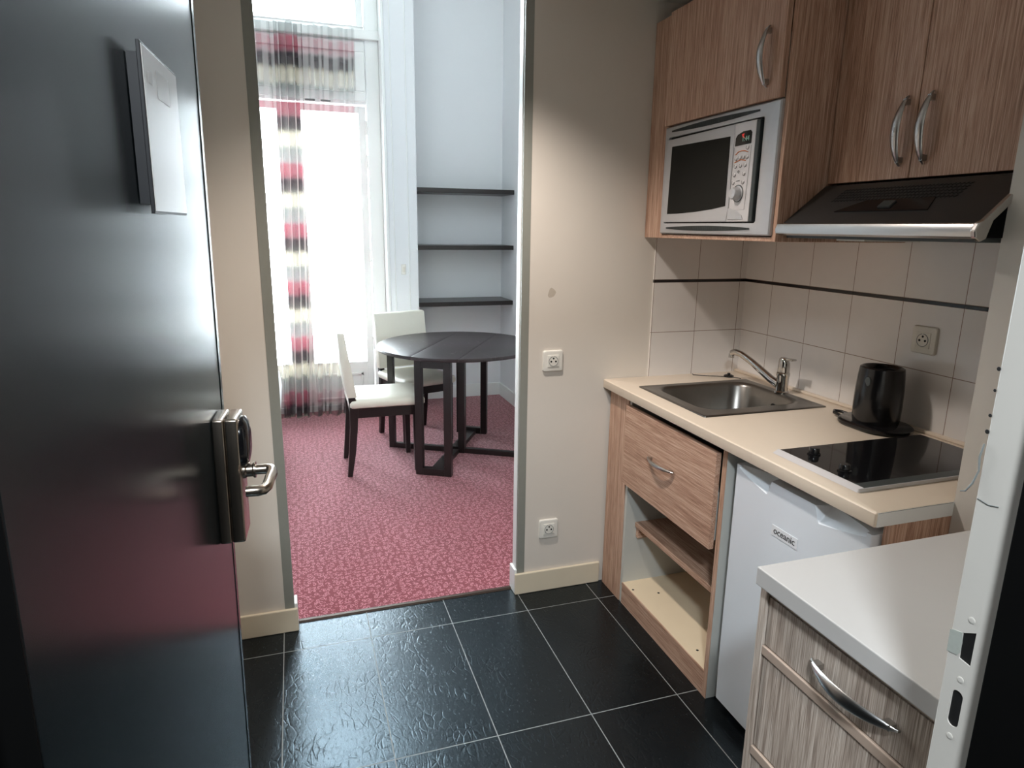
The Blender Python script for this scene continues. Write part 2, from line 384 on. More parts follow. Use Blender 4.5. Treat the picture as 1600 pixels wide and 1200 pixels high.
# corridor shell around the viewer
struct(B(-3.3, 1.1, -4.3, -4.2, 0, 2.5).build('wall_corridor_back', 'corridor'))
struct(B(-3.3, -3.2, -4.2, -1.9, 0, 2.5).build('wall_corridor_left', 'corridor'))
struct(B(1.0, 1.1, -4.2, -1.9, 0, 2.5).build('wall_corridor_right', 'corridor'))
struct(B(-3.3, 1.1, -4.3, -1.9, 2.42, 2.52).build('ceiling', 'corridor'))
# metal door frame: rebated jambs, white on the kitchen side, black stop on the corridor side
def bool_cut(o, cutters):
    for c in cutters:
        m = o.modifiers.new('c', 'BOOLEAN'); m.object = c; m.solver = 'EXACT'; m.operation = 'DIFFERENCE'
    dg = bpy.context.evaluated_depsgraph_get(); me = bpy.data.meshes.new_from_object(o.evaluated_get(dg)); o.modifiers.clear(); old = o.data; o.data = me
    for c in cutters: bpy.data.objects.remove(c)
jamb = B(-1.13, -1.083, -1.932, -1.882, 0, 2.09, bevel=.0015).build('trim_1', 'frame_paint')
def ell(cy, cz, hy, hz, n=24, p=2): return [(cy+hy*math.cos(2*math.pi*k/n), cz+hz*math.sin(2*math.pi*k/n)) for k in range(n)]
cut1 = MB().prism([(-1.9085, 1.032), (-1.8955, 1.034), (-1.8945, 1.064), (-1.9085, 1.072)], 'x', -1.16, -1.10).build('c', 'hole')
cut2 = MB().prism([(a, b) for a, b in rrect(-1.9015, .975, .0062, .022, .006)], 'x', -1.16, -1.10).build('c', 'hole')
bool_cut(jamb, [cut1, cut2]); struct(jamb)
MB().box(-1.1285, -1.095, -1.912, -1.890, 1.025, 1.078).build('strike_hole_shade', 'hole', jamb)  # dark insets stand in for the shade inside the strike holes
MB().box(-1.1285, -1.095, -1.911, -1.893, .948, 1.002).build('strike_hole_shade', 'hole', jamb)
for zz in (1.083, 1.011, .94):
    s_ = MB().lathe([(.0, 0), (.0036, 0), (.0036, -.0005), (.0022, -.0008), (.0, -.0008)], (-1.13, -1.9015, zz), 'x', 16).build('screw', 'frame_paint', jamb)
MB().prism([(-1.8955, 1.040), (-1.893, 1.036), (-1.8815, 1.034), (-1.8812, 1.060), (-1.885, 1.062), (-1.8945, 1.064), (-1.8958, 1.052)], 'x', -1.1306, -1.1295).build('worn_patch', 'bare_grey', jamb)
MB().tube([(-1.1305, -1.884, 1.214), (-1.1305, -1.896, 1.2115), (-1.1305, -1.906, 1.2135)], .0005, 6).build('paint_crack', 'plug_grey', jamb)
for (yy, zz, r) in ((-1.8822, 1.350, .0022), (-1.8822, 1.328, .0016), (-1.8822, 1.302, .0019), (-1.8822, 1.285, .0024)):
    MB().lathe([(.0, 0), (r*.8, 0), (r, .0004), (r*.3, .0009), (0, .0009)], (-1.1306, yy+.0012, zz), 'x', 12).build('chipped_paint', 'hole', jamb)
MB().tube([(-1.131, -1.881, 1.272), (-1.132, -1.8795, 1.258), (-1.131, -1.8805, 1.243), (-1.132, -1.877, 1.228), (-1.134, -1.8725, 1.218), (-1.135, -1.868, 1.2165)], [.0009, .0012, .001, .0012, .0009, .0006], 6).build('peeling_sealant', 'plug_grey', jamb, 60)
struct(B(-1.1445, -1.083, -2.3, -1.9325, 0, 2.09, bevel=.001).build('trim_2', 'black'))
struct(B(-2.02, -1.995, -1.932, -1.882, 0, 2.09).build('trim_3', 'black'))  # hinge-side white jamb, its shade put into the colour as black
struct(B(-2.02, -1.985, -2.15, -1.9325, 0, 2.09).build('trim_4', 'black'))
struct(B(-1.995, -1.13, -1.932, -1.882, 2.055, 2.10).build('trim_5', 'frame_paint'))
struct(B(-1.985, -1.1445, -2.15, -1.9325, 2.04, 2.10).build('trim_6', 'black'))
# grey corner beads and skirtings of the opening
struct(B(XR-.0015, XR+.030, -.0015, .012, .093, KZ, bevel=.0005).build('trim_7', 'alu'))
struct(B(XL-.032, XL+.0015, -.0015, .012, .093, KZ, bevel=.0005).build('trim_8', 'alu'))
struct(B(XR-.004, XR, .012, .030, .1, KZ, bevel=.0015).build('trim_9', 'white_paint'))
struct(B(XR-.002, XR, .034, PT+.002, .1, KZ, bevel=.001).build('trim_10', 'white_paint'))
def skirt(pts, name, mat, h=.093, t=.012):
    o = MB()
    return o
struct(B(XR-.012, -.618, -.012, 0, 0, .093, bevel=.004).build('baseboard_partition_right', 'skirt_cream'))
struct(B(XR-.012, XR, 0, PT+.01, 0, .108, bevel=.003).build('baseboard_opening_right', 'white_paint'))
struct(B(-2.05, XL+.012, -.012, 0, 0, .093, bevel=.004).build('baseboard_partition_left', 'skirt_cream'))
struct(B(XL, XL+.012, 0, PT+.01, 0, .108, bevel=.003).build('baseboard_opening_left', 'white_paint'))
struct(MB().prism([(.040, 0), (.044, .0065), (.058, .0065), (.064, 0)], 'x', XL+.012, XR-.012).build('trim_11', 'brass'))
# tiles behind the worktop
struct(B(-.006, 0, -1.335, 0, .88, 1.60).build('wall_right_tiles', 'tile_r'))
struct(B(-.436, -.006, -.006, 0, .88, 1.47).build('wall_partition_tiles', 'tile_p'))
# ---- far room
YW = 2.9; YN = 3.24; XN = -.067
struct(B(XN, .1, PT, 3.45, 0, FZ).build('wall_far_right', 'wall_white'))
struct(B(-.856, XN, YN, 3.45, 0, FZ).build('wall_niche_back', 'wall_white'))
struct(B(-4.8, -4.7, -.05, 3.45, 0, FZ).build('wall_far_left', 'wall_white'))
struct(B(-4.8, .1, -.05, 3.45, FZ, FZ+.1).build('ceiling', 'ceiling'))
# window wall: pier right of window, wall between windows, wall left, lintel
struct(B(-1.075, -.856, YW, 3.45, 0, FZ).build('wall_window_pier', 'wall_white'))
struct(B(-4.7, -2.42, YW, 3.3, 0, FZ).build('wall_window_left', 'wall_white'))
struct(B(-2.42, -1.075, YW, 3.3, 3.9, FZ).build('wall_window_lintel_right', 'wall_white'))
struct(B(-.856, XN, YN-.014, YN, .0, .115, bevel=.003).build('baseboard_niche', 'white_paint'))
struct(B(XN-.014, XN, PT, YN-.014, .0, .115, bevel=.003).build('baseboard_far_right', 'white_paint'))
struct(B(-1.075, -.856, YW-.014, YW, .0, .115, bevel=.003).build('baseboard_pier', 'white_paint'))
for i, xx in enumerate((-.925, -1.035)):
    struct(B(xx-.004, xx+.004, YW-.006, YW, .12, FZ, bevel=.002).build('trim_%d' % (12+i), 'white_paint'))
def french_window(n, x0, x1, mid):
    """x0..x1 reveal; glass leaves below a panelled transom, fanlight above"""
    r = bpy.data.objects.new('window_%d' % n, None); COL.objects.link(r); r.location = ((x0+x1)/2, 3.1, 0); struct(r)
    fr = MB(); fr.box(x0, x0+.10, 3.03, 3.2, 0, 3.9, bevel=.006); fr.box(x1-.10, x1, 3.03, 3.2, 0, 3.9, bevel=.006)
    fr.box(x0+.08, x1-.08, 3.06, 3.2, 0, .05, bevel=.004); fr.box(x0+.08, x1-.08, 3.04, 3.2, 3.84, 3.9, bevel=.004)
    fr.build('window_frame', 'white_paint', r)
    cas = MB(); cas.box(x1, x1+.022, YW-.012, 3.06, 0, 3.9, bevel=.004); cas.build('casing', 'white_paint', r)
    a, b = x0+.105, x1-.105
    tr = MB(); tr.box(a, b, 3.05, 3.17, 2.36, 2.90, bevel=.004); tr.box(a-.02, b+.13, 3.00, 3.05, 2.80, 2.865, bevel=.006)
    tr.box(a, b, 3.035, 3.05, 2.72, 2.79, bevel=.004); tr.box(a, b, 3.035, 3.05, 2.38, 2.44, bevel=.004); tr.box(a, b, 3.035, 3.05, 2.44, 2.45, bevel=.002)
    for xx in (a, b-.07): tr.box(xx, xx+.07, 3.035, 3.05, 2.45, 2.72, bevel=.003)
    tr.build('transom_panel', 'white_paint', r)
    vn = MB()
    for k in range(2): vn.box(mid+.12+k*.11, mid+.19+k*.11, 3.045, 3.052, 2.366, 2.376)
    vn.build('vent_slot', 'hole', r)
    for (p, q) in ((a, mid), (mid, b)):
        lf = MB(); s1 = .085
        lf.box(p, p+s1 if p == mid else p+.055, 3.07, 3.13, .03, 2.35, bevel=.004)
        lf.box(q-s1 if q == mid else q-.055, q, 3.07, 3.13, .03, 2.35, bevel=.004)
        lf.box(p, q, 3.072, 3.128, 2.30, 2.352, bevel=.003); lf.box(p, q, 3.072, 3.128, .03, .40, bevel=.004)
        lf.box(p+.09, q-.09, 3.062, 3.075, .29, .31, bevel=.003); lf.box(p+.09, q-.09, 3.062, 3.075, .09, .11, bevel=.003)
        lf.box(p+.09, p+.11, 3.062, 3.075, .09, .31, bevel=.003); lf.box(q-.11, q-.09, 3.062, 3.075, .09, .31, bevel=.003)
        o = lf.build('casement', 'white_paint', r)
        B(p+.05, q-.05, 3.098, 3.102, .38, 2.32).build('pane', 'glass', o)
        for hz in (.55, 1.25, 1.95, 2.2):
            hx = p if q == mid else q
            MB().tube([(hx, 3.062, hz-.05), (hx, 3.062, hz+.05)], .007, 10).build('hinge', 'white_paint', o, 40)
    B(a, b, 3.098, 3.102, 2.90, 3.85).build('pane', 'glass', r)
    MB().box(b-.05, b, 3.07, 3.13, 2.90, 3.84, bevel=.003).build('fanlight_stile', 'white_paint', r)
    hd = MB(); hd.tube([(mid, 3.06, 1.0), (mid, 3.03, 1.0), (mid, 3.028, .96), (mid, 3.028, .90)], .008, 10); hd.build('window_handle', 'brushed', r, 50)
    return r
french_window(1, -2.42, -1.098, -1.757)

# ------------------------------------------------------------------ entrance door leaf
xe, ye, ya, lc = -1.93, -1.10, .051, -.012
nd = Vector((math.cos(ya), -math.sin(ya), 0)); dd = Vector((math.sin(ya), math.cos(ya), 0)); vv = Vector((0, 0, 1))
n_ = (nd*math.cos(lc)+vv*math.sin(lc)).normalized(); v_ = (-nd*math.sin(lc)+vv*math.cos(lc)).normalized()
DM = Matrix(((n_.x, dd.x, v_.x, xe), (n_.y, dd.y, v_.y, ye), (n_.z, dd.z, v_.z, 1.04), (0, 0, 0, 1)))
# door frame coords: x = out of the face towards the kitchen, y = along the leaf (0.04 = latch edge, -.79 = hinges), z = height - 1.04
hinge = DM @ Vector((0, -.79, -1.03))
door = bpy.data.objects.new('door_1', None); COL.objects.link(door); door.location = hinge; struct(door)
leaf = MB().box(-.042, 0, -.79, .042, -1.03, 1.0, bevel=.004, seg=3)
leaf.box(-.0405, .0012, .022, .0415, -1.028, .998, bevel=.001)
leaf.build('door_leaf', 'door', door, mtx=DM)
MB().box(-.0425, .0004, -.7912, -.7895, -1.03, 1.0).build('hinge_edge_shade', 'black', door, mtx=DM)  # added black strip: shade put into the colour of the leaf's hinge end
def lockm(h, x0, x1, y0, y1, z0, z1, bv): return MB().box(x0, x1, y0, y1, z0, z1, bevel=bv, seg=3)
lb = lockm(0, .000, .0185, -.096, -.022, -.098, .124, .003).build('lock_base', 'bronze', door, 30, DM)
lc_ = lockm(0, .019, .041, -.095, -.023, -.098, .124, .004).build('lock_cover', 'bronze', door, 30, DM)
MB().loops([[(.041+h, y, z) for y, z in rrect(-.059, .075, .034*k, .044*k, .032*k, 8)] for h, k in ((-.002, 1), (.006, 1), (.011, .85), (.014, .55))]).build('card_reader', 'blk_gloss', lc_, 50, DM)
hm = MB().lathe([(0, 0), (.0145, 0), (.0145, .004), (.012, .0065), (.012, .016), (.0145, .018), (.0145, .021), (0, .021)], (.040, -.060, .022), 'x', 24)
hm.build('handle_collar', 'bronze', door, 35, DM)
HP = [(.058, -.060, .022), (.078, -.060, .022), (.0845, -.062, .0218), (.0885, -.070, .021), (.089, -.082, .020), (.087, -.098, .019), (.085, -.130, .017), (.080, -.142, .016), (.072, -.146, .016), (.054, -.146, .016)]
MB().tube(HP, .0092, 14).build('door_handle', 'bronze', door, 50, DM)
# evacuation notice on the door leaf
pn = MB().box(.012, .016, -.405, -.232, .450, .626, bevel=.0008)
pn.box(.001, .012, -.40, -.385, .46, .615); pn.box(.001, .012, -.26, -.24, .46, .615)
notice = tag(pn.build('notice_board', 'ink', mtx=DM), 'pale framed safety notice mounted on dark entrance door', 'notice')
pm = MB().box(.0161, .0168, -.402, -.234, .453, .623, bevel=.0002).build('notice_sheet', 'paper', notice, mtx=DM)
for a in ((-.345, -.285, .578, .608), (-.385, -.365, .588, .6)): MB().box(.0169, .0171, *a).build('faded_print', 'faded', pm, mtx=DM)

# ------------------------------------------------------------------ sockets and switch
def socket(loc, face, label, mat, group='french wall sockets'):
    r = thing('wall_socket', label, 'socket', loc, group)
    # face 'y': on a wall looking to -y ; face 'x': looking to -x
    R = Matrix.Translation(loc) @ (Matrix.Identity(4) if face == 'y' else Matrix(((0, 1, 0, 0), (-1, 0, 0, 0), (0, 0, 1, 0), (0, 0, 0, 1))))
    p = MB().loops([[(x, -h, z) for x, z in rrect(0, 0, .041*k, .041*k, .008, 6)] for h, k in ((0, 1), (.006, 1), (.009, .95), (.010, .86))])
    fp = p.build('face_plate', mat, r, 35, R)
    MB().loops([[(x, -h, z) for x, z in rrect(0, 0, .0235*k, .0235*k, .002, 4)] for h, k in ((.009, 1), (.0118, 1), (.0125, .94))]).build('socket_insert', mat, r, 35, R)
    d = MB().lathe([(.0195, -.0126), (.0185, -.0134), (.0180, -.0130), (.0155, -.0131), (.0, -.0131)], (0, 0, 0), 'y', 28).build('socket_well', 'white_plastic' if mat != 'ivory_socket' else 'ivory_socket', r, 35, R)
    rg = MB().tube([(.0188*math.cos(a*math.pi/18), -.0131, .0188*math.sin(a*math.pi/18)) for a in range(-26, 10)], .0009, 6).build('socket_rim', 'plug_grey', r, 60, R)
    h = MB()
    for (x, z, rr) in ((-.0095, -.001, .0036), (.0095, -.001, .0036), (0, .011, .0034)): h.lathe([(0, -.0130), (rr, -.0130), (rr, -.0138), (0, -.0138)], (x, 0, z), 'y', 14)
    h.build('pin_hole', 'hole', r, None, R)
    return r
socket((-.856, 0, .980), 'y', 'white wall socket on cream wall, at worktop height', 'white_plastic')
socket((-.855, 0, .277), 'y', 'white wall socket low on cream wall, above the skirting', 'white_plastic')
socket((-.006, -.868, 1.169), 'x', 'ivory wall socket on white tiles above the black kettle', 'ivory_socket')
sw = thing('wall_switch', 'small white switch on white pier beside window', 'switch', (-.972, YW, 1.15))
B(-.990, -.954, YW-.009, YW, 1.112, 1.19, bevel=.003).build('switch_plate', 'white_plastic', sw)
B(-.981, -.963, YW-.013, YW-.009, 1.13, 1.168, bevel=.0015).build('rocker', 'ivory_socket', sw)
st_ = tag(MB().loops([[(-.866+.015*k*(1+.18*math.sin(2*a)+.1*math.cos(3*a))*math.cos(a), -h, 1.241+.018*k*(1+.12*math.cos(3*a+1))*math.sin(a)) for a in [i*math.pi/12 for i in range(24)]] for h, k in ((0, 1), (.0003, .96))]).build('wall_stain', simple('grubby_mark', srgb(198, 188, 174), .7, nscale=160)), 'round beige filler mark on cream wall above socket', 'stain')

# ------------------------------------------------------------------ shelves
for nm, z1, lab in (('a', 1.772, 'topmost of three black floating shelves in the niche'), ('b', 1.336, 'middle of three black floating shelves in the niche'), ('c', .888, 'lowest of three black floating shelves, just above the table')):
    tag(B(-.855, XN-.001, 2.90, YN-.001, z1-.035, z1, bevel=.002).build('wall_shelf', 'dark_wood'), lab, 'shelf', 'black shelves in the niche')

# ------------------------------------------------------------------ curtain
def curtain():
    NX, NZ = 260, 60; z1, z0 = 2.83, .02
    bm = bmesh.new(); uvl = bm.loops.layers.uv.new('UVMap'); G = []; U = []
    prm = [(random.uniform(.7, 1.3), random.uniform(0, 6.28)) for _ in range(4)]
    for i in range(NX+1):
        s_ = i/NX; col = []
        a = s_*2*math.pi*13
        for j in range(NZ+1):
            t = j/NZ; z = z1+(z0-z1)*t
            xl, xr = -2.38, -1.283-.15*t**1.3
            amp = (.022+.016*math.sin(t*3)+.01*t)*(.75+.35*math.sin(s_*9+prm[0][1]))
            # gathered cluster in front of the meeting stiles
            g = math.exp(-((s_-.58)/.085)**2)
            x = xl+(xr-xl)*s_ + .012*math.sin(a*.5+1)*t + g*.034*math.sin(a*2)
            y = 2.885 + amp*math.sin(a+.6*math.sin(t*4+s_*11)) + .012*math.sin(a*.37+t*3) + g*.02*math.cos(a*2)
            col.append(bm.verts.new((x, y, z)))
        G.append(col); U.append(s_*1.9)
    for i in range(NX):
        for j in range(NZ):
            f = bm.faces.new((G[i][j], G[i+1][j], G[i+1][j+1], G[i][j+1])); f.smooth = True
            for l, (ii, jj) in zip(f.loops, ((i, j), (i+1, j), (i+1, j+1), (i, j+1))): l[uvl].uv = (U[ii], G[ii][jj].co.z)
    me = bpy.data.meshes.new('curtain'); bm.to_mesh(me); bm.free(); me.materials.append(M['curtain'])
    o = bpy.data.objects.new('curtain', me); COL.objects.link(o)
    tag(o, 'sheer curtain with red, black and cream bands hanging at the window', 'curtain')
curtain()
tag(MB().tube([(-2.6, 2.86, 2.842), (-1.22, 2.86, 2.842)], .006, 10).build('curtain_rod', 'white_paint', None, 60), 'thin white curtain rod above the banded curtain', 'curtain rod')

# ------------------------------------------------------------------ table
def table():
    C = Vector((-.826, 1.80, 0)); ax = Vector((.495, .869, 0)).normalized(); pr = Vector((ax.y, -ax.x, 0))
    T = Matrix(((pr.x, ax.x, 0, C.x), (pr.y, ax.y, 0, C.y), (0, 0, 1, .004), (0, 0, 0, 1)))
    TT = Matrix.Translation((.026, 0, 0)) @ T
    r = thing('dining_table', 'round dark wooden gateleg table on red carpet', 'table', C+Vector((0, 0, .004)))
    def seg(t0, t1, n=24):  # top piece between local x = t0..t1
        R_ = .518; P = []
        a0 = math.asin(max(-1, min(1, t0/R_))); a1 = math.asin(max(-1, min(1, t1/R_)))
        for k in range(n+1): a = a0+(a1-a0)*k/n; P.append((R_*math.sin(a), R_*math.cos(a)))
        for k in range(n+1):
            a = a1+(a0-a1)*k/n; q = (R_*math.sin(a), -R_*math.cos(a))
            if (Vector(q)-Vector(P[-1])).length > 1e-4: P.append(q)
        if (Vector(P[0])-Vector(P[-1])).length < 1e-4: P.pop()
        return P
    MB().prism(seg(-.145, .145), 'z', .715, .736, bevel=.0015).build('table_top', 'tabletop', r, 30, TT)
    MB().prism(seg(-.5179, -.1465), 'z', .715, .736, bevel=.0015).build('drop_leaf', 'tabletop', r, 30, TT)
    MB().prism(seg(.1465, .5179), 'z', .715, .736, bevel=.0015).build('drop_leaf', 'tabletop', r, 30, TT)
    for s_ in (-1, 1):
        y0 = s_*.44
        f = MB()
        for sx in (-1, 1): f.box(sx*.112-.022*(sx > 0)*2+(.0 if sx > 0 else 0), sx*.112+.044*(sx < 0), y0-.02, y0+.02, 0, .714, bevel=.002)
        f.build('leg', 'dark_wood', r, None, T)
        MB().box(-.0675, .0675, y0-.02, y0+.02, 0, .045, bevel=.002).build('bottom_rail', 'dark_wood', r, None, T)
        MB().box(-.0675, .0675, y0-.018, y0+.018, .665, .714, bevel=.002).build('apron', 'dark_wood', r, None, T)
        # gate
        MB().box(s_*.442-.02, s_*.442+.02, -.018, .018, 0, .714, bevel=.002).build('gate_leg', 'dark_wood', r, None, T)
        MB().box(s_*.050-.022, s_*.050+.022, -.022, .022, 0, .714, bevel=.002).build('gate_post', 'dark_wood', r, None, T)
        a, b = sorted((s_*.072, s_*.422))
        MB().box(a, b, -.016, .016, 0, .035, bevel=.002).build('gate_rail', 'dark_wood', r, None, T)
        MB().box(a, b, -.016, .016, .675, .712, bevel=.002).build('gate_rail', 'dark_wood', r, None, T)
    MB().box(-.035, .035, -.42, -.0225, .0, .028, bevel=.002).box(-.035, .035, .0225, .42, 0, .028, bevel=.002).build('stretcher', 'dark_wood', r, None, T)
table()
# ------------------------------------------------------------------ chairs
def make_chair(label):
    r = thing('dining_chair', label, 'chair', (0, 0, 0), 'cream and black dining chairs')
    sb = MB(); n = 10
    L = []
    for z, k in ((.425, .97), (.432, 1.0), (.455, 1.0), (.468, .97), (.478, .85), (.482, .6)):
        L.append([(x, y, z) for x, y in rrect(.014, 0, .226*k, .200*k, .03*k, n)])
    sb.loops(L).build('seat', 'leather', r, 50)
    # padded back, leaning
    pts = [(-.165, .490), (-.181, .60), (-.200, .72), (-.222, .872), (-.262, .878), (-.252, .72), (-.236, .60), (-.220, .490)]
    MB().prism([(a, b) for a, b in pts], 'y', -.195, .195, bevel=.006).build('backrest', 'leather', r, 40)
    for s_ in (-1, 1):
        y0 = s_*.172
        pf = [(.164, .425), (.202, .425), (.200, 0), (.172, 0)]
        MB().prism(pf, 'y', y0-.016, y0+.016, bevel=.002).build('leg', 'dark_wood', r)
        pb = [(-.178, .50), (-.158, .43), (-.166, .30), (-.182, .15), (-.208, 0), (-.236, 0), (-.222, .15), (-.210, .30), (-.208, .43), (-.216, .50)]
        MB().prism(pb, 'y', y0-.016, y0+.016, bevel=.002).build('leg', 'dark_wood', r)
        MB().box(-.165, .166, y0-.011, y0+.011, .362, .424, bevel=.002).build('apron', 'dark_wood', r)
    MB().box(.172, .194, -.156, .156, .362, .424, bevel=.002).build('apron', 'dark_wood', r)
    MB().box(-.200, -.178, -.156, .156, .362, .424, bevel=.002).build('apron', 'dark_wood', r)
    return r
ch = make_chair('cream chair seen side on, tucked in at table, nearer the camera')
def copy_tree(o, parent=None):
    c = o.copy(); COL.objects.link(c); c.parent = parent
    for k in [x for x in bpy.data.objects if x.parent == o]: copy_tree(k, c)
    return c
ch2 = copy_tree(ch); ch2['label'] = 'cream chair with its back to the window, behind the table'
ch.location = (-1.315, 1.705, .004); ch.rotation_euler = (0, 0, 0)
ch2.location = (-1.015, 2.20, .004); ch2.rotation_euler = (0, 0, math.radians(-73))
# ------------------------------------------------------------------ bed (only its edge shows past the door)
bed = thing('bed', 'white covered bed edge just visible past the door frame', 'bed', (-2.9, 1.5, .004))
B(-3.83, -1.95, 1.00, 2.30, .012, .24, bevel=.01).build('bed_base', 'melamine', bed)
L = []
for z, k in ((.24, 0), (.30, .018), (.42, .03), (.52, .02), (.56, -.02), (.58, -.12)):
    L.append([(x+.006*math.sin(x*23+y*31), y, z) for x, y in rrect(-2.888, 1.65, .945+k, .66+k, .09, 8)])
MB().loops(L).build('duvet', 'linen', bed, 60)

# ------------------------------------------------------------------ kitchen: base cabinet under the sink
XF = -.600
cab = thing('base_cabinet', 'oak laminate base cabinet with one drawer and open shelves', 'cabinet', (-.3, -.39, 0))
B(XF-.004, -.02, -.168, -.0125, 0, .860, bevel=.0015).build('filler_panel', 'wood_v', cab)
B(XF, -.02, -.186, -.170, .0, .860).build('side_panel', 'melamine', cab)
sp_r = B(XF+.0005, -.02, -.778, -.760, .0, .860).build('side_panel', 'melamine', cab)
B(XF-.0015, XF, -.779, -.759, 0, .860).build('edge_strip', 'wood_v', sp_r)
bb = B(XF+.002, -.02, -.760, -.186, .074, .090).build('bottom_panel', 'cream_board', cab)
for (x, y) in ((-.585, -.25), (-.50, -.30), (-.56, -.66)): MB().lathe([(0, 0), (.005, 0), (.004, .0008), (0, .0008)], (x, y, .090), 'z', 10).build('screw_hole', 'hole', bb)
B(XF-.0015, XF+.016, -.760, -.186, 0, .076, bevel=.001).build('plinth', 'wood_h', cab)
B(XF-.003, XF+.002, -.760, -.186, .076, .091, bevel=.001).build('edge_strip', 'wood_h', cab)
B(-.036, -.020, -.760, -.186, .09, .86).build('back_panel', 'melamine', cab)
sh = B(-.556, -.04, -.760, -.186, .330, .348).build('shelf', 'wood_h', cab)
B(-.5575, -.553, -.759, -.187, .329, .349).build('edge_strip', 'wood_h', sh)
B(-.552, -.40, -.205, -.1865, .285, .330, bevel=.001).build('shelf_cleat', 'wood_x', cab)
dr = MB().box(-.620, -.602, -.752, -.176, .518, .832, bevel=.0012).build('drawer_front', 'wood_h', cab)
B(-.598, -.08, -.74, -.20, .54, .70).build('drawer_box', 'melamine', cab)
def bow(name, parent, p0, p1, out, mat='brushed', w=.0085, rise=.030, tip=.012, nrm=Vector((-1, 0, 0))):
    """arched cabinet handle with flat pointed ends, p0->p1 on the door face, bowing along nrm"""
    p0, p1 = Vector(p0), Vector(p1); d = (p1-p0); L = d.length; d.normalize(); side = d.cross(nrm)
    n = 22; lo = []
    for k in range(n+1):
        t = k/n; h = .004+rise*math.sin(math.pi*t)**.75; wd = w*(.18+.82*math.sin(math.pi*t)**.7); th = .0034+.0020*math.sin(math.pi*t)
        c = p0+d*(L*t)+nrm*h; ring = []
        for m in range(12):
            a = 2*math.pi*m/12; ring.append(c+side*wd*math.cos(a)+nrm*th*math.sin(a))
        lo.append(ring)
    mb = MB().loops(lo)
    for t in (.09, .91):
        q = p0+d*(L*t); h = .004+rise*math.sin(math.pi*t)**.75
        a = [q+side*.0045*sx+d*.007*sy for sx, sy in ((-1, -1), (1, -1), (1, 1), (-1, 1))]
        mb.loops([a, [v+nrm*h for v in a]])
    return mb.build(name, mat, parent, 40)
bow('handle', dr, (-.620, -.366, .690), (-.620, -.536, .690), 1, w=.0075, rise=.024)
# ------------------------------------------------------------------ worktop with sink cut-out
def worktop():
    n = 12
    def lp(z, hx, hy, r, cx=-.3195, cy=-.6685): return [(x, y, z) for x, y in rrect(cx, cy, hx, hy, r, n)]
    hx, hy = .3145, .6665
    def hole(z): return [(x, y, z) for x, y in rrect(-.315, -.365, .205, .175, .06, n)]
    L = [hole(.861), lp(.861, hx-.001, hy-.001, .002), lp(.863, hx, hy, .003), lp(.892, hx, hy, .003), lp(.8945, hx-.003, hy-.001, .003), lp(.895, hx-.006, hy-.002, .003), hole(.895)]
    o = MB().loops(L, close=True).build('worktop', 'top_warm', None, 30)
    tag(o, 'cream worktop with steel sink and hob over fridge', 'worktop')
    MB().box(-.0225, -.0065, -1.334, -.0065, .895, .905, bevel=.003).build('sealant_bead', 'top_warm', o)
    MB().box(-.628, -.41, -1.3362, -1.335, .8610, .894).build('end_strip', 'white_paint', o)
    MB().tube([(-.628, -1.3364, .8935), (-.5, -1.3364, .8938), (-.413, -1.3364, .8935)], .0006, 6).build('open_seam', 'plug_grey', o)
worktop()
tag(B(-.585, -.02, -1.335, -1.317, 0, .8605, bevel=.001).build('end_panel', 'wood_v'), 'oak laminate end panel under the worktop beside fridge', 'panel')
# ------------------------------------------------------------------ sink
def sink():
    r = thing('sink', 'square stainless steel sink set into the worktop', 'sink', (-.32, -.38, .895)); n = 12
    def lp(z, cx, cy, hx, hy, rr): return [(x, y, z) for x, y in rrect(cx, cy, hx, hy, rr, n)]
    C = (-.323, -.381); H = (.243, .218)
    b = (-.318, -.365)
    L = [lp(.8955, *C, H[0], H[1], .006), lp(.8985, *C, H[0]-.001, H[1]-.001, .006), lp(.9000, *C, H[0]-.006, H[1]-.006, .006), lp(.8985, *C, H[0]-.012, H[1]-.012, .01),
         lp(.8985, b[0], b[1], .208, .178, .07), lp(.897, b[0], b[1], .199, .169, .07), lp(.885, b[0], b[1], .192, .162, .07),
         lp(.80, b[0], b[1], .180, .150, .065), lp(.775, b[0], b[1], .168, .138, .06), lp(.762, b[0], b[1], .140, .112, .055), lp(.760, b[0], b[1], .04, .04, .035)]
    MB().loops(L, cap0=False).build('basin', 'sink_steel', r, 50)
    MB().lathe([(0, 0), (.036, 0), (.036, .003), (.028, .0045), (.022, .002), (0, .002)], (-.318, -.365, .7602), 'z', 28).build('drain', 'chrome', r, 40)
    o = MB().lathe([(0, 0), (.011, 0), (.011, .003), (.0, .003)], (-.1375, -.40, .85), 'x', 18)
    o.build('overflow_hole', 'hole', r)
sink()
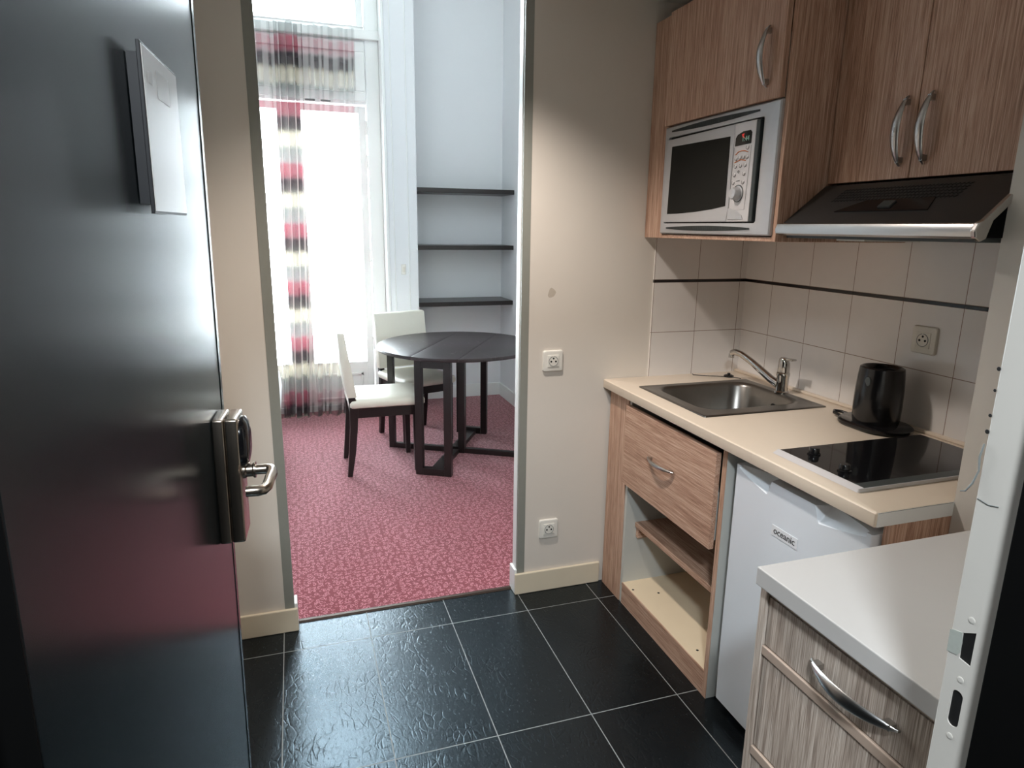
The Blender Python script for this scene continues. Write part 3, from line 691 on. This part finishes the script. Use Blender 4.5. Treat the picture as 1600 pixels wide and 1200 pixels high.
# ------------------------------------------------------------------ tap
def tap():
    cx, cy = -.098, -.392
    r = thing('mixer_tap', 'chrome single lever mixer tap behind the sink', 'tap', (cx, cy, .899))
    MB().lathe([(0, 0), (.026, 0), (.026, .004), (.0215, .008), (.0215, .060), (.0235, .064), (.0235, .074), (.020, .078), (0, .078)], (cx, cy, .899), 'z', 32).build('tap_body', 'chrome', r, 35)
    # spout rises away from the body and swings towards the corner
    P = [(cx-.012, cy+.010, .930), (cx-.02, cy+.04, .942), (cx-.03, cy+.09, .968), (cx-.04, cy+.14, .993), (cx-.05, cy+.185, 1.011), (cx-.057, cy+.212, 1.015), (cx-.061, cy+.228, 1.008)]
    MB().tube(P, [.015, .0145, .0135, .0125, .012, .0125, .0125], 16).build('spout', 'chrome', r, 60)
    MB().lathe([(0, 0), (.011, 0), (.011, .016), (0, .016)], (cx-.061, cy+.229, .990), 'z', 18).build('aerator', 'chrome', r, 40)
    L = []
    for z, k, dx in ((.977, 1, 0), (.992, 1.0, .0), (1.010, .96, -.001), (1.024, .80, -.003), (1.030, .5, -.004)):
        L.append([(cx+dx+.021*k*math.cos(a*math.pi/12), cy+.021*k*math.sin(a*math.pi/12), z) for a in range(24)])
    lv = MB().loops(L); lv.box(-.010, .010, -.050, -.012, -.004, .003, bevel=.0018, mat=Matrix.Translation((cx+.0, cy, 1.026)) @ Matrix.Rotation(math.radians(-4), 4, 'X'))
    lv.build('lever', 'chrome', r, 45)
tap()
plug = thing('sink_plug', 'black sink plug with thin wire on worktop corner', 'plug', (-.10, -.09, .8952))
MB().lathe([(0, 0), (.020, 0), (.020, .006), (.014, .009), (.007, .010), (.006, .016), (0, .016)], (-.115, -.098, .8952), 'z', 24).build('stopper', 'blk_gloss', plug, 40)
MB().tube([(-.098, -.155, .899), (-.115, -.115, .8985), (-.16, -.09, .898), (-.205, -.062, .8975), (-.245, -.040, .898), (-.243, -.030, .900)], .0016, 8).build('wire', 'ink', plug, 60)
# ------------------------------------------------------------------ kettle
def kettle():
    cx, cy, z = -.112, -.828, .8955
    r = thing('kettle', 'black electric kettle standing on its base by tiles', 'kettle', (cx, cy, z))
    L = []
    for h, k in ((0, .93), (.005, 1), (.013, 1), (.018, .94)):
        L.append([(x, y, z+h) for x, y in rrect(cx, cy+.0, .082*k, .112*k, .080*k, 10)])
    MB().loops(L).build('power_base', 'blk_gloss', r, 40)
    MB().tube([(cx-.03, cy+.10, z+.010), (cx-.028, cy+.135, z+.012), (cx-.012, cy+.152, z+.013), (cx+.004, cy+.135, z+.012), (cx+.008, cy+.10, z+.010)], .005, 8).build('cord_loop', 'blk_gloss', r, 60)
    MB().lathe([(0, .018), (.064, .018), (.066, .030), (.0675, .07), (.0665, .12), (.064, .16), (.062, .180), (.061, .187), (.056, .190), (.050, .187), (.046, .178), (0, .176)], (cx, cy, z), 'z', 40).build('kettle_body', 'blk_gloss', r, 40)
    MB().tube([(cx+.035, cy+.035, z+.170), (cx+.058, cy+.055, z+.168), (cx+.068, cy+.066, z+.14), (cx+.066, cy+.064, z+.09), (cx+.044, cy+.042, z+.055)], .009, 10).build('kettle_handle', 'blk_gloss', r, 60)
    MB().loops([[(cx-.062-h, cy-.012+y, z+.150+q) for y, q in [(v*1.0, w_) for v, w_ in [(.010*math.cos(a*math.pi/8), .014*math.sin(a*math.pi/8)) for a in range(16)]]] for h in (-.004, .0025)]).build('indicator', 'dark_grey', r)
kettle()
# ------------------------------------------------------------------ hob
def hob():
    x0, x1, y0, y1 = -.582, -.062, -1.232, -.945
    r = thing('hob', 'black glass two-ring hob with silver edges and knobs', 'hob', ((x0+x1)/2, (y0+y1)/2, .8955))
    MB().box(x0+.0165, x1, y0+.0, y1, .8955, .9030, bevel=.001).build('hob_glass', 'blk_glass', r)
    MB().prism([(x0-.002, .8955), (x0+.016, .9045), (x0+.018, .9045), (x0+.018, .8955)], 'y', y0-.001, y1+.001).build('front_trim', 'silver_l', r)
    MB().box(x0, x1, y0-.004, y0, .8955, .9045, bevel=.001).build('side_trim', 'silver', r)
    MB().prism([(y0, .9030), (y0, .9045), (y0+.03, .9034), (y0+.03, .9030)], 'x', x0+.018, x1).build('bevel_strip', 'dark_grey', r)
    for (x, y) in ((-.500, -1.003), (-.520, -1.128)):
        k = MB().lathe([(0, 0), (.0165, 0), (.0165, .003), (.0135, .005), (.013, .017), (.0115, .019), (0, .019)], (x, y, .9030), 'z', 24)
        k.build('knob', 'blk_gloss', r, 40)
hob()
# ------------------------------------------------------------------ fridge
def fridge():
    y0, y1 = -1.308, -.826; xf = -.603; xb = xf+.045; zt = .826
    r = thing('mini_fridge', 'white undercounter mini fridge with scooped door grips', 'fridge', (-.32, -1.07, 0))
    B(xb+.004, -.04, y0+.006, y1-.006, .02, .822, bevel=.006).build('cabinet', 'fridge', r)
    bm = bmesh.new(); NY, NZ = 300, 150
    zs = [.045+(zt-.06-.045)*k/6 for k in range(6)] + [zt-.06+.06*k/(NZ-6) for k in range(NZ-5)]
    def dep(y, z):
        s_ = (y1-y)/(y1-y0)  # 0 at left
        d = 0
        for a, b, flip in ((.035, .315, 0), (.635, .965, 0)):
            if a < s_ < b:
                q = (s_-a)/(b-a)
                if a > .5: q = 1-q
                edge = min(1, (1-q)/.14) if q > .86 else 1
                edge = edge*edge*(3-2*edge)
                depth = (.010+.036*q**.8)*edge          # vertical reach of the scoop
                t = (z-(zt-depth))/max(depth, 1e-4)
                if t > 0: d = max(d, .040*min(1, (depth/.04))*min(1, t)**.9)
        return d
    G = []
    for i in range(NY+1):
        y = y1+(y0-y1)*i/NY
        G.append([bm.verts.new((xf+dep(y, z)+.004*max(0, 1-min(i, NY-i)/1.5)+(.003 if j == 0 else 0), y, z)) for j, z in enumerate(zs)])
    nz = len(zs)
    for i in range(NY):
        for j in range(nz-1): bm.faces.new((G[i][j], G[i+1][j], G[i+1][j+1], G[i][j+1]))
    be = [G[i][0] for i in range(NY+1)]+[G[NY][j] for j in range(1, nz)]+[G[i][-1] for i in range(NY-1, -1, -1)]+[G[0][j] for j in range(nz-2, 0, -1)]
    bk = [bm.verts.new((xb, v.co.y, v.co.z)) for v in be]; n = len(be)
    for i in range(n): bm.faces.new((be[i], bk[i], bk[(i+1) % n], be[(i+1) % n]))
    bm.faces.new(bk); bmesh.ops.recalc_face_normals(bm, faces=bm.faces)
    mb = MB(); mb.bm.free(); mb.bm = bm
    d = mb.build('fridge_door', 'fridge', r, 35)
    B(xf-.0015, xf, -1.093, -.996, .683, .713, bevel=.0004).build('badge', 'badge_white', d)
    # badge lettering
    text('badge_lettering', 'oceanic', .0265, (xf-.0018, -1.0445, .699), 'ink', d)
    B(xb-.003, xb+.006, y0+.01, y1-.01, .05, .818).build('door_seal', 'plug_grey', r)
    for yy in (y0+.05, y1-.05): MB().lathe([(0, 0), (.016, 0), (.014, .02), (0, .02)], (-.50, yy, 0), 'z', 16).build('foot', 'dark_grey', r)
fridge()
# ------------------------------------------------------------------ microwave cabinet and microwave
XU = -.487
mc = thing('microwave_cabinet', 'tall oak wall cabinet housing the microwave, one door', 'cabinet', (-.24, -.37, 1.45))
B(XU, -.007, -.130, -.002, 1.45, 2.205, bevel=.001).build('filler_panel', 'wood_v', mc)
B(XU, -.007, -.749, -.7315, 1.45, 2.21, bevel=.001).build('side_panel', 'wood_v', mc)
B(XU, -.007, -.7315, -.130, 1.45, 1.463, bevel=.001).build('bottom_panel', 'wood_x', mc)
B(XU+.02, -.007, -.7315, -.130, 1.834, 1.850).build('mid_shelf', 'melamine', mc)
B(XU+.02, -.007, -.7315, -.130, 2.19, 2.205).build('top_panel', 'wood_x', mc)
md = B(XU-.018, XU+.0005, -.730, -.132, 1.836, 2.205, bevel=.0015).build('cabinet_door', 'wood_v', mc)
bow('handle', md, (XU-.018, -.668, 2.028), (XU-.018, -.675, 1.868), 1, w=.0120, rise=.029)
def microwave():
    y0, y1, z0, z1 = -.7335, -.132, 1.4665, 1.832; xf = XU-.012
    r = thing('microwave', 'silver built-in microwave with black glass door', 'microwave', (-.25, -.43, 1.467))
    B(-.46, -.06, -.71, -.15, 1.4665, 1.82).build('oven_casing', 'dark_grey', r)
    # trim frame: outer loop -> bevel -> inner opening
    def lp(x, a, b, c, d_, rr=.002): cy, cz = (a+b)/2, (c+d_)/2; return [(x, y, z) for y, z in rrect(cy, cz, (b-a)/2, (d_-c)/2, rr, 4)]
    iy0, iy1, iz0, iz1 = -.672, -.160, 1.502, 1.795
    L = [lp(XU+.004, y0, y1, z0, z1), lp(xf+.004, y0, y1, z0, z1), lp(xf, y0+.004, y1-.004, z0+.004, z1-.004), lp(xf-.004, iy0-.008, iy1+.008, iz0-.006, iz1+.006, .008), lp(xf-.002, iy0, iy1, iz0, iz1, .008), lp(XU+.004, iy0, iy1, iz0, iz1, .008)]
    tf = MB().loops(L, close=True).build('trim_frame', 'silver', r, 25)
    B(XU-.004, XU+.003, iy0-.001, iy1+.001, iz0-.001, iz1+.001).build('shadow_gap', 'hole', r)
    for (zc, up) in ((1.8135, 1), (1.4855, -1)):
        m = MB()
        for k in range(90):
            y = -.185-k*.0052; q = abs(k-44.5)/45; h = .0135*(1-.72*q*q)
            m.box(xf-.0052, xf-.0015, y-.0014, y+.0014, zc-h*.62, zc+h*.62)
        m.build('vent_grille', 'dark_grey', tf)
    # oven front: door left, panel right
    oy0, oy1, oz0, oz1 = -.646, -.166, 1.506, 1.790; xd = xf-.008
    dm_ = MB()
    W = [(-.200, 1.760), (-.529, 1.752), (-.531, 1.560)] + [(-.531+.33*t, 1.556-.020*math.sin(t*math.pi/2)) for t in (.1, .3, .5, .7, .9)] + [(-.194, 1.535)]
    dmo = MB().prism([(-.545, oz1), (oy1, oz1-.004), (oy1, oz0), (-.539, oz0), (-.545, 1.545), (-.548, 1.76)], 'x', xd, XU, bevel=.002).build('oven_door', 'silver', r)
    MB().prism([(-.198, 1.761), (-.529, 1.757), (-.5305, 1.553), (-.46, 1.545), (-.36, 1.538), (-.26, 1.5345), (-.192, 1.534)], 'x', xd-.0012, xd+.002, bevel=.0005).build('door_glass', 'oven_glass', dmo)
    cp = MB().prism([(oy0, oz0), (-.5405, oz0), (-.5465, 1.545), (-.5495, 1.76), (-.5465, oz1), (oy0, oz1)], 'x', xd, XU, bevel=.002).build('control_panel', 'silver_l', r)
    MB().box(xd-.0, XU, -.662, -.6468, oz0, oz1-.002, bevel=.002).build('panel_side', 'dark_grey', r)
    X = xd-.001
    dsp = MB().prism([(-.5555, 1.725), (-.630, 1.727), (-.631, 1.757), (-.624, 1.764), (-.590, 1.764), (-.565, 1.757), (-.556, 1.748)], 'x', X, X+.002).build('display', 'blk_glass', cp)
    text('display_digits', '1:44', .020, (X-.0004, -.604, 1.742), 'led_green', dsp)
    MB().prism([(-.585, 1.756), (-.597, 1.758), (-.593, 1.750), (-.600, 1.745), (-.590, 1.747)], 'x', X-.0005, X+.0003).build('display_reflection', 'red_reflection', dsp)  # red reflection on the display, painted as a glowing patch
    bt = [(-.616, 1.717)] + [(-.566, 1.689), (-.584, 1.691), (-.600, 1.691), (-.617, 1.690)] + [(-.566, 1.667), (-.590, 1.668), (-.611, 1.668)] + [(-.564, 1.643), (-.609, 1.644)] + [(-.562, 1.620), (-.608, 1.620)]
    for (y, z) in bt:
        b_ = MB().lathe([(0, 0), (.0052, 0), (.0052, -.0012), (.0040, -.0022), (0, -.0024)], (X+.0008, y, z), 'x', 14).build('button', 'silver_l', cp, 40)
        MB().tube([(X-.0002, y+.0058*math.cos(a*math.pi/10), z+.0058*math.sin(a*math.pi/10)) for a in range(-11, 4)], .0006, 5).build('button_ring', 'ink', b_)
    MB().tube([(X, -.562, 1.700), (X, -.575, 1.708), (X, -.590, 1.7095), (X, -.605, 1.7085), (X, -.620, 1.704)], .0013, 6).build('print_arc', 'orange_ink', cp)
    MB().tube([(X, -.560, 1.678), (X, -.580, 1.683), (X, -.590, 1.6845), (X, -.605, 1.682), (X, -.612, 1.681)], .0013, 6).build('print_arc', 'orange_ink', cp)
    MB().tube([(X, -.578, 1.650), (X, -.583, 1.655), (X, -.588, 1.652), (X, -.583, 1.647), (X, -.578, 1.650)], .0006, 5).build('print_mark', 'ink', cp)
    MB().tube([(X, -.575, 1.624), (X, -.592, 1.625)], .0008, 5).build('print_mark', 'ink', cp)
    MB().tube([(X, -.553, 1.722), (X, -.550, 1.54), (X, -.625, 1.541), (X, -.633, 1.722)], .0004, 4).build('panel_outline', 'dark_grey', cp)
    MB().lathe([(0, .001), (.0235, .001), (.0235, 0), (.019, -.001), (.0175, -.018), (.015, -.021), (0, -.022)], (X, -.588, 1.588), 'x', 32).build('dial', 'silver', cp, 35)
    MB().lathe([(.0195, 0), (.0255, 0), (.0255, -.0012), (.0195, -.0012)], (X+.001, -.588, 1.588), 'x', 32).build('dial_ring', 'dark_grey', cp)
    MB().prism([(-.548, 1.512), (-.548, 1.545), (-.556, 1.546), (-.59, 1.538), (-.615, 1.526), (-.622, 1.513)], 'x', X-.002, X+.002, bevel=.0012).build('door_button', 'silver', cp)
microwave()
# ------------------------------------------------------------------ wall cabinet over hood
wc = thing('wall_cabinet', 'two-door oak wall cabinet above the cooker hood', 'cabinet', (-.16, -1.02, 1.62))
B(-.31, -.007, -1.333, -.7515, 1.625, 2.275).build('carcass', 'wood_v', wc)
for y0, y1, hy in ((-1.0165, -.7515, -.990), (-1.333, -1.0195, -1.058)):
    d = B(-.330, -.3105, y0, y1, 1.612, 2.275, bevel=.0015).build('cabinet_door', 'wood_v', wc)
    bow('handle', d, (-.330, hy, 1.806), (-.330, hy, 1.641), 1, w=.0120, rise=.029)
# ------------------------------------------------------------------ hood
def hood():
    y0, y1 = -1.333, -.752
    r = thing('cooker_hood', 'slim steel and black cooker hood under wall cabinet', 'hood', (-.24, -1.04, 1.47))
    body = [(-.475, 1.472), (-.475, 1.497), (-.335, 1.606), (-.007, 1.606), (-.007, 1.472)]
    MB().prism(body, 'y', y0+.004, y1, bevel=.0015).build('hood_body', simple('dark_steel', (.045, .045, .045, 1), .34, .35, nscale=50), r)
    fr = MB().prism([(-.4765, 1.469), (-.490, 1.474), (-.492, 1.486), (-.486, 1.499), (-.472, 1.502), (-.468, 1.497), (-.4755, 1.495)], 'y', y0+.002, y1+.001).build('front_rail', 'steel', r, 40)
    MB().prism([(-.476, 1.464), (-.492, 1.472), (-.496, 1.486), (-.488, 1.502), (-.474, 1.507), (-.332, 1.622), (-.318, 1.622), (-.318, 1.606), (-.36, 1.58), (-.45, 1.506), (-.462, 1.470)], 'y', y0-.010, y0+.002, bevel=.0025).build('end_cap', 'steel', r)
    MB().prism([(-.46, 1.472), (-.45, 1.504), (-.345, 1.585), (-.007, 1.60), (-.007, 1.472)], 'y', y0-.004, y0+.003).build('side_panel', 'black', r)
    B(-.46, -.03, y0+.01, y1-.01, 1.462, 1.472).build('filter', 'dark_grey', r)
    B(-.30, -.10, -.88, -.78, 1.455, 1.462).build('lamp_cover', 'white_plastic', r)
    # slots and control on the slope
    d = Vector((.14, 0, .109)); L = d.length; d.normalize(); nn = Vector((-.109, 0, .14)).normalized(); o = Vector((-.475, 0, 1.497))
    def sl(a, b): return o+d*(a*L)+nn*b
    m = MB()
    for rr in range(5):
        for k in range(34):
            y = -.85-k*.0108-rr*.001; t = .58+rr*.065; c = sl(t, .0); c.y = y
            P = [c+Vector((0, -.003, 0))+d*.0032, c+Vector((0, .0035, 0))-d*.0032]
            a = [P[0]+Vector((0, -.0016, 0)), P[0]+Vector((0, .0016, 0)), P[1]+Vector((0, .0016, 0)), P[1]+Vector((0, -.0016, 0))]
            m.loops([[v-nn*.001 for v in a], [v+nn*.0012 for v in a]])
    m.build('vent_slots', 'hole', r)
    a = [sl(.30, 0)+Vector((0, -.90, 0)), sl(.56, 0)+Vector((0, -.97, 0)), sl(.56, 0)+Vector((0, -1.16, 0)), sl(.30, 0)+Vector((0, -1.175, 0))]
    c1 = MB().loops([[v-nn*.001 for v in a], [v+nn*.0025 for v in a]]).build('control_plate', 'blk_gloss', r)
    a = [sl(.36, 0)+Vector((0, -1.03, 0)), sl(.50, 0)+Vector((0, -1.03, 0)), sl(.50, 0)+Vector((0, -1.065, 0)), sl(.36, 0)+Vector((0, -1.065, 0))]
    MB().loops([[v+nn*.0020 for v in a], [v+nn*.006 for v in a]]).build('slider_switch', 'dark_grey', c1)
hood()
# ------------------------------------------------------------------ second unit nearer the door
X2 = -1.030; Y2 = -1.454
tag(MB().box(X2, -.412, -1.880, Y2, .861, .895, bevel=.002).build('worktop', 'top_grey'), 'pale grey worktop of the drawer unit by the door frame', 'worktop')
c2 = thing('drawer_cabinet', 'greyish oak drawer unit under the pale grey worktop', 'cabinet', (-.72, -1.67, 0))
XC = -1.012
B(XC, -.415, -1.4665, -1.449-.001*0, 0, .8605, bevel=.001).build('side_panel', 'grey_v', c2)
B(XC, -.415, -1.880, -1.862, 0, .8605, bevel=.001).build('side_panel', 'grey_v', c2)
B(-.435, -.417, -1.862, -1.467, 0, .8605).build('back_panel', 'grey_v', c2)
B(XC+.003, XC+.02, -1.862, -1.4668, .843, .8605).build('top_rail', 'grey_h', c2)
B(XC, XC+.02, -1.862, -1.4668, .722, .741, bevel=.002).build('middle_rail', 'grey_h', c2)
B(XC, XC+.02, -1.862, -1.4668, .505, .525, bevel=.002).build('middle_rail', 'grey_h', c2)
B(XC+.02, XC+.03, -1.862, -1.4668, .02, .843).build('recess_back', 'black', c2)
d1 = B(XC+.004, XC+.018, -1.860, -1.4695, .743, .839, bevel=.0008).build('drawer_front', 'grey_v', c2)
d2 = B(XC+.004, XC+.018, -1.860, -1.4695, .528, .719, bevel=.0008).build('drawer_front', 'grey_v', c2)
d3 = B(XC+.004, XC+.018, -1.860, -1.4695, .02, .502, bevel=.0008).build('drawer_front', 'grey_v', c2)
bow('handle', d1, (XC+.004, -1.585, .793), (XC+.004, -1.755, .793), 1, w=.0125, rise=.027, mat='brushed')
# ceiling fittings (above the frame of the photo)
dl = thing('ceiling_light', 'small round recessed downlight in the kitchen ceiling', 'lamp', (-1.27, -.50, KZ))
MB().lathe([(.050, 0), (.062, 0), (.062, -.004), (.050, -.006)], (-1.27, -.50, KZ), 'z', 32).build('bezel', 'white_plastic', dl, 40)
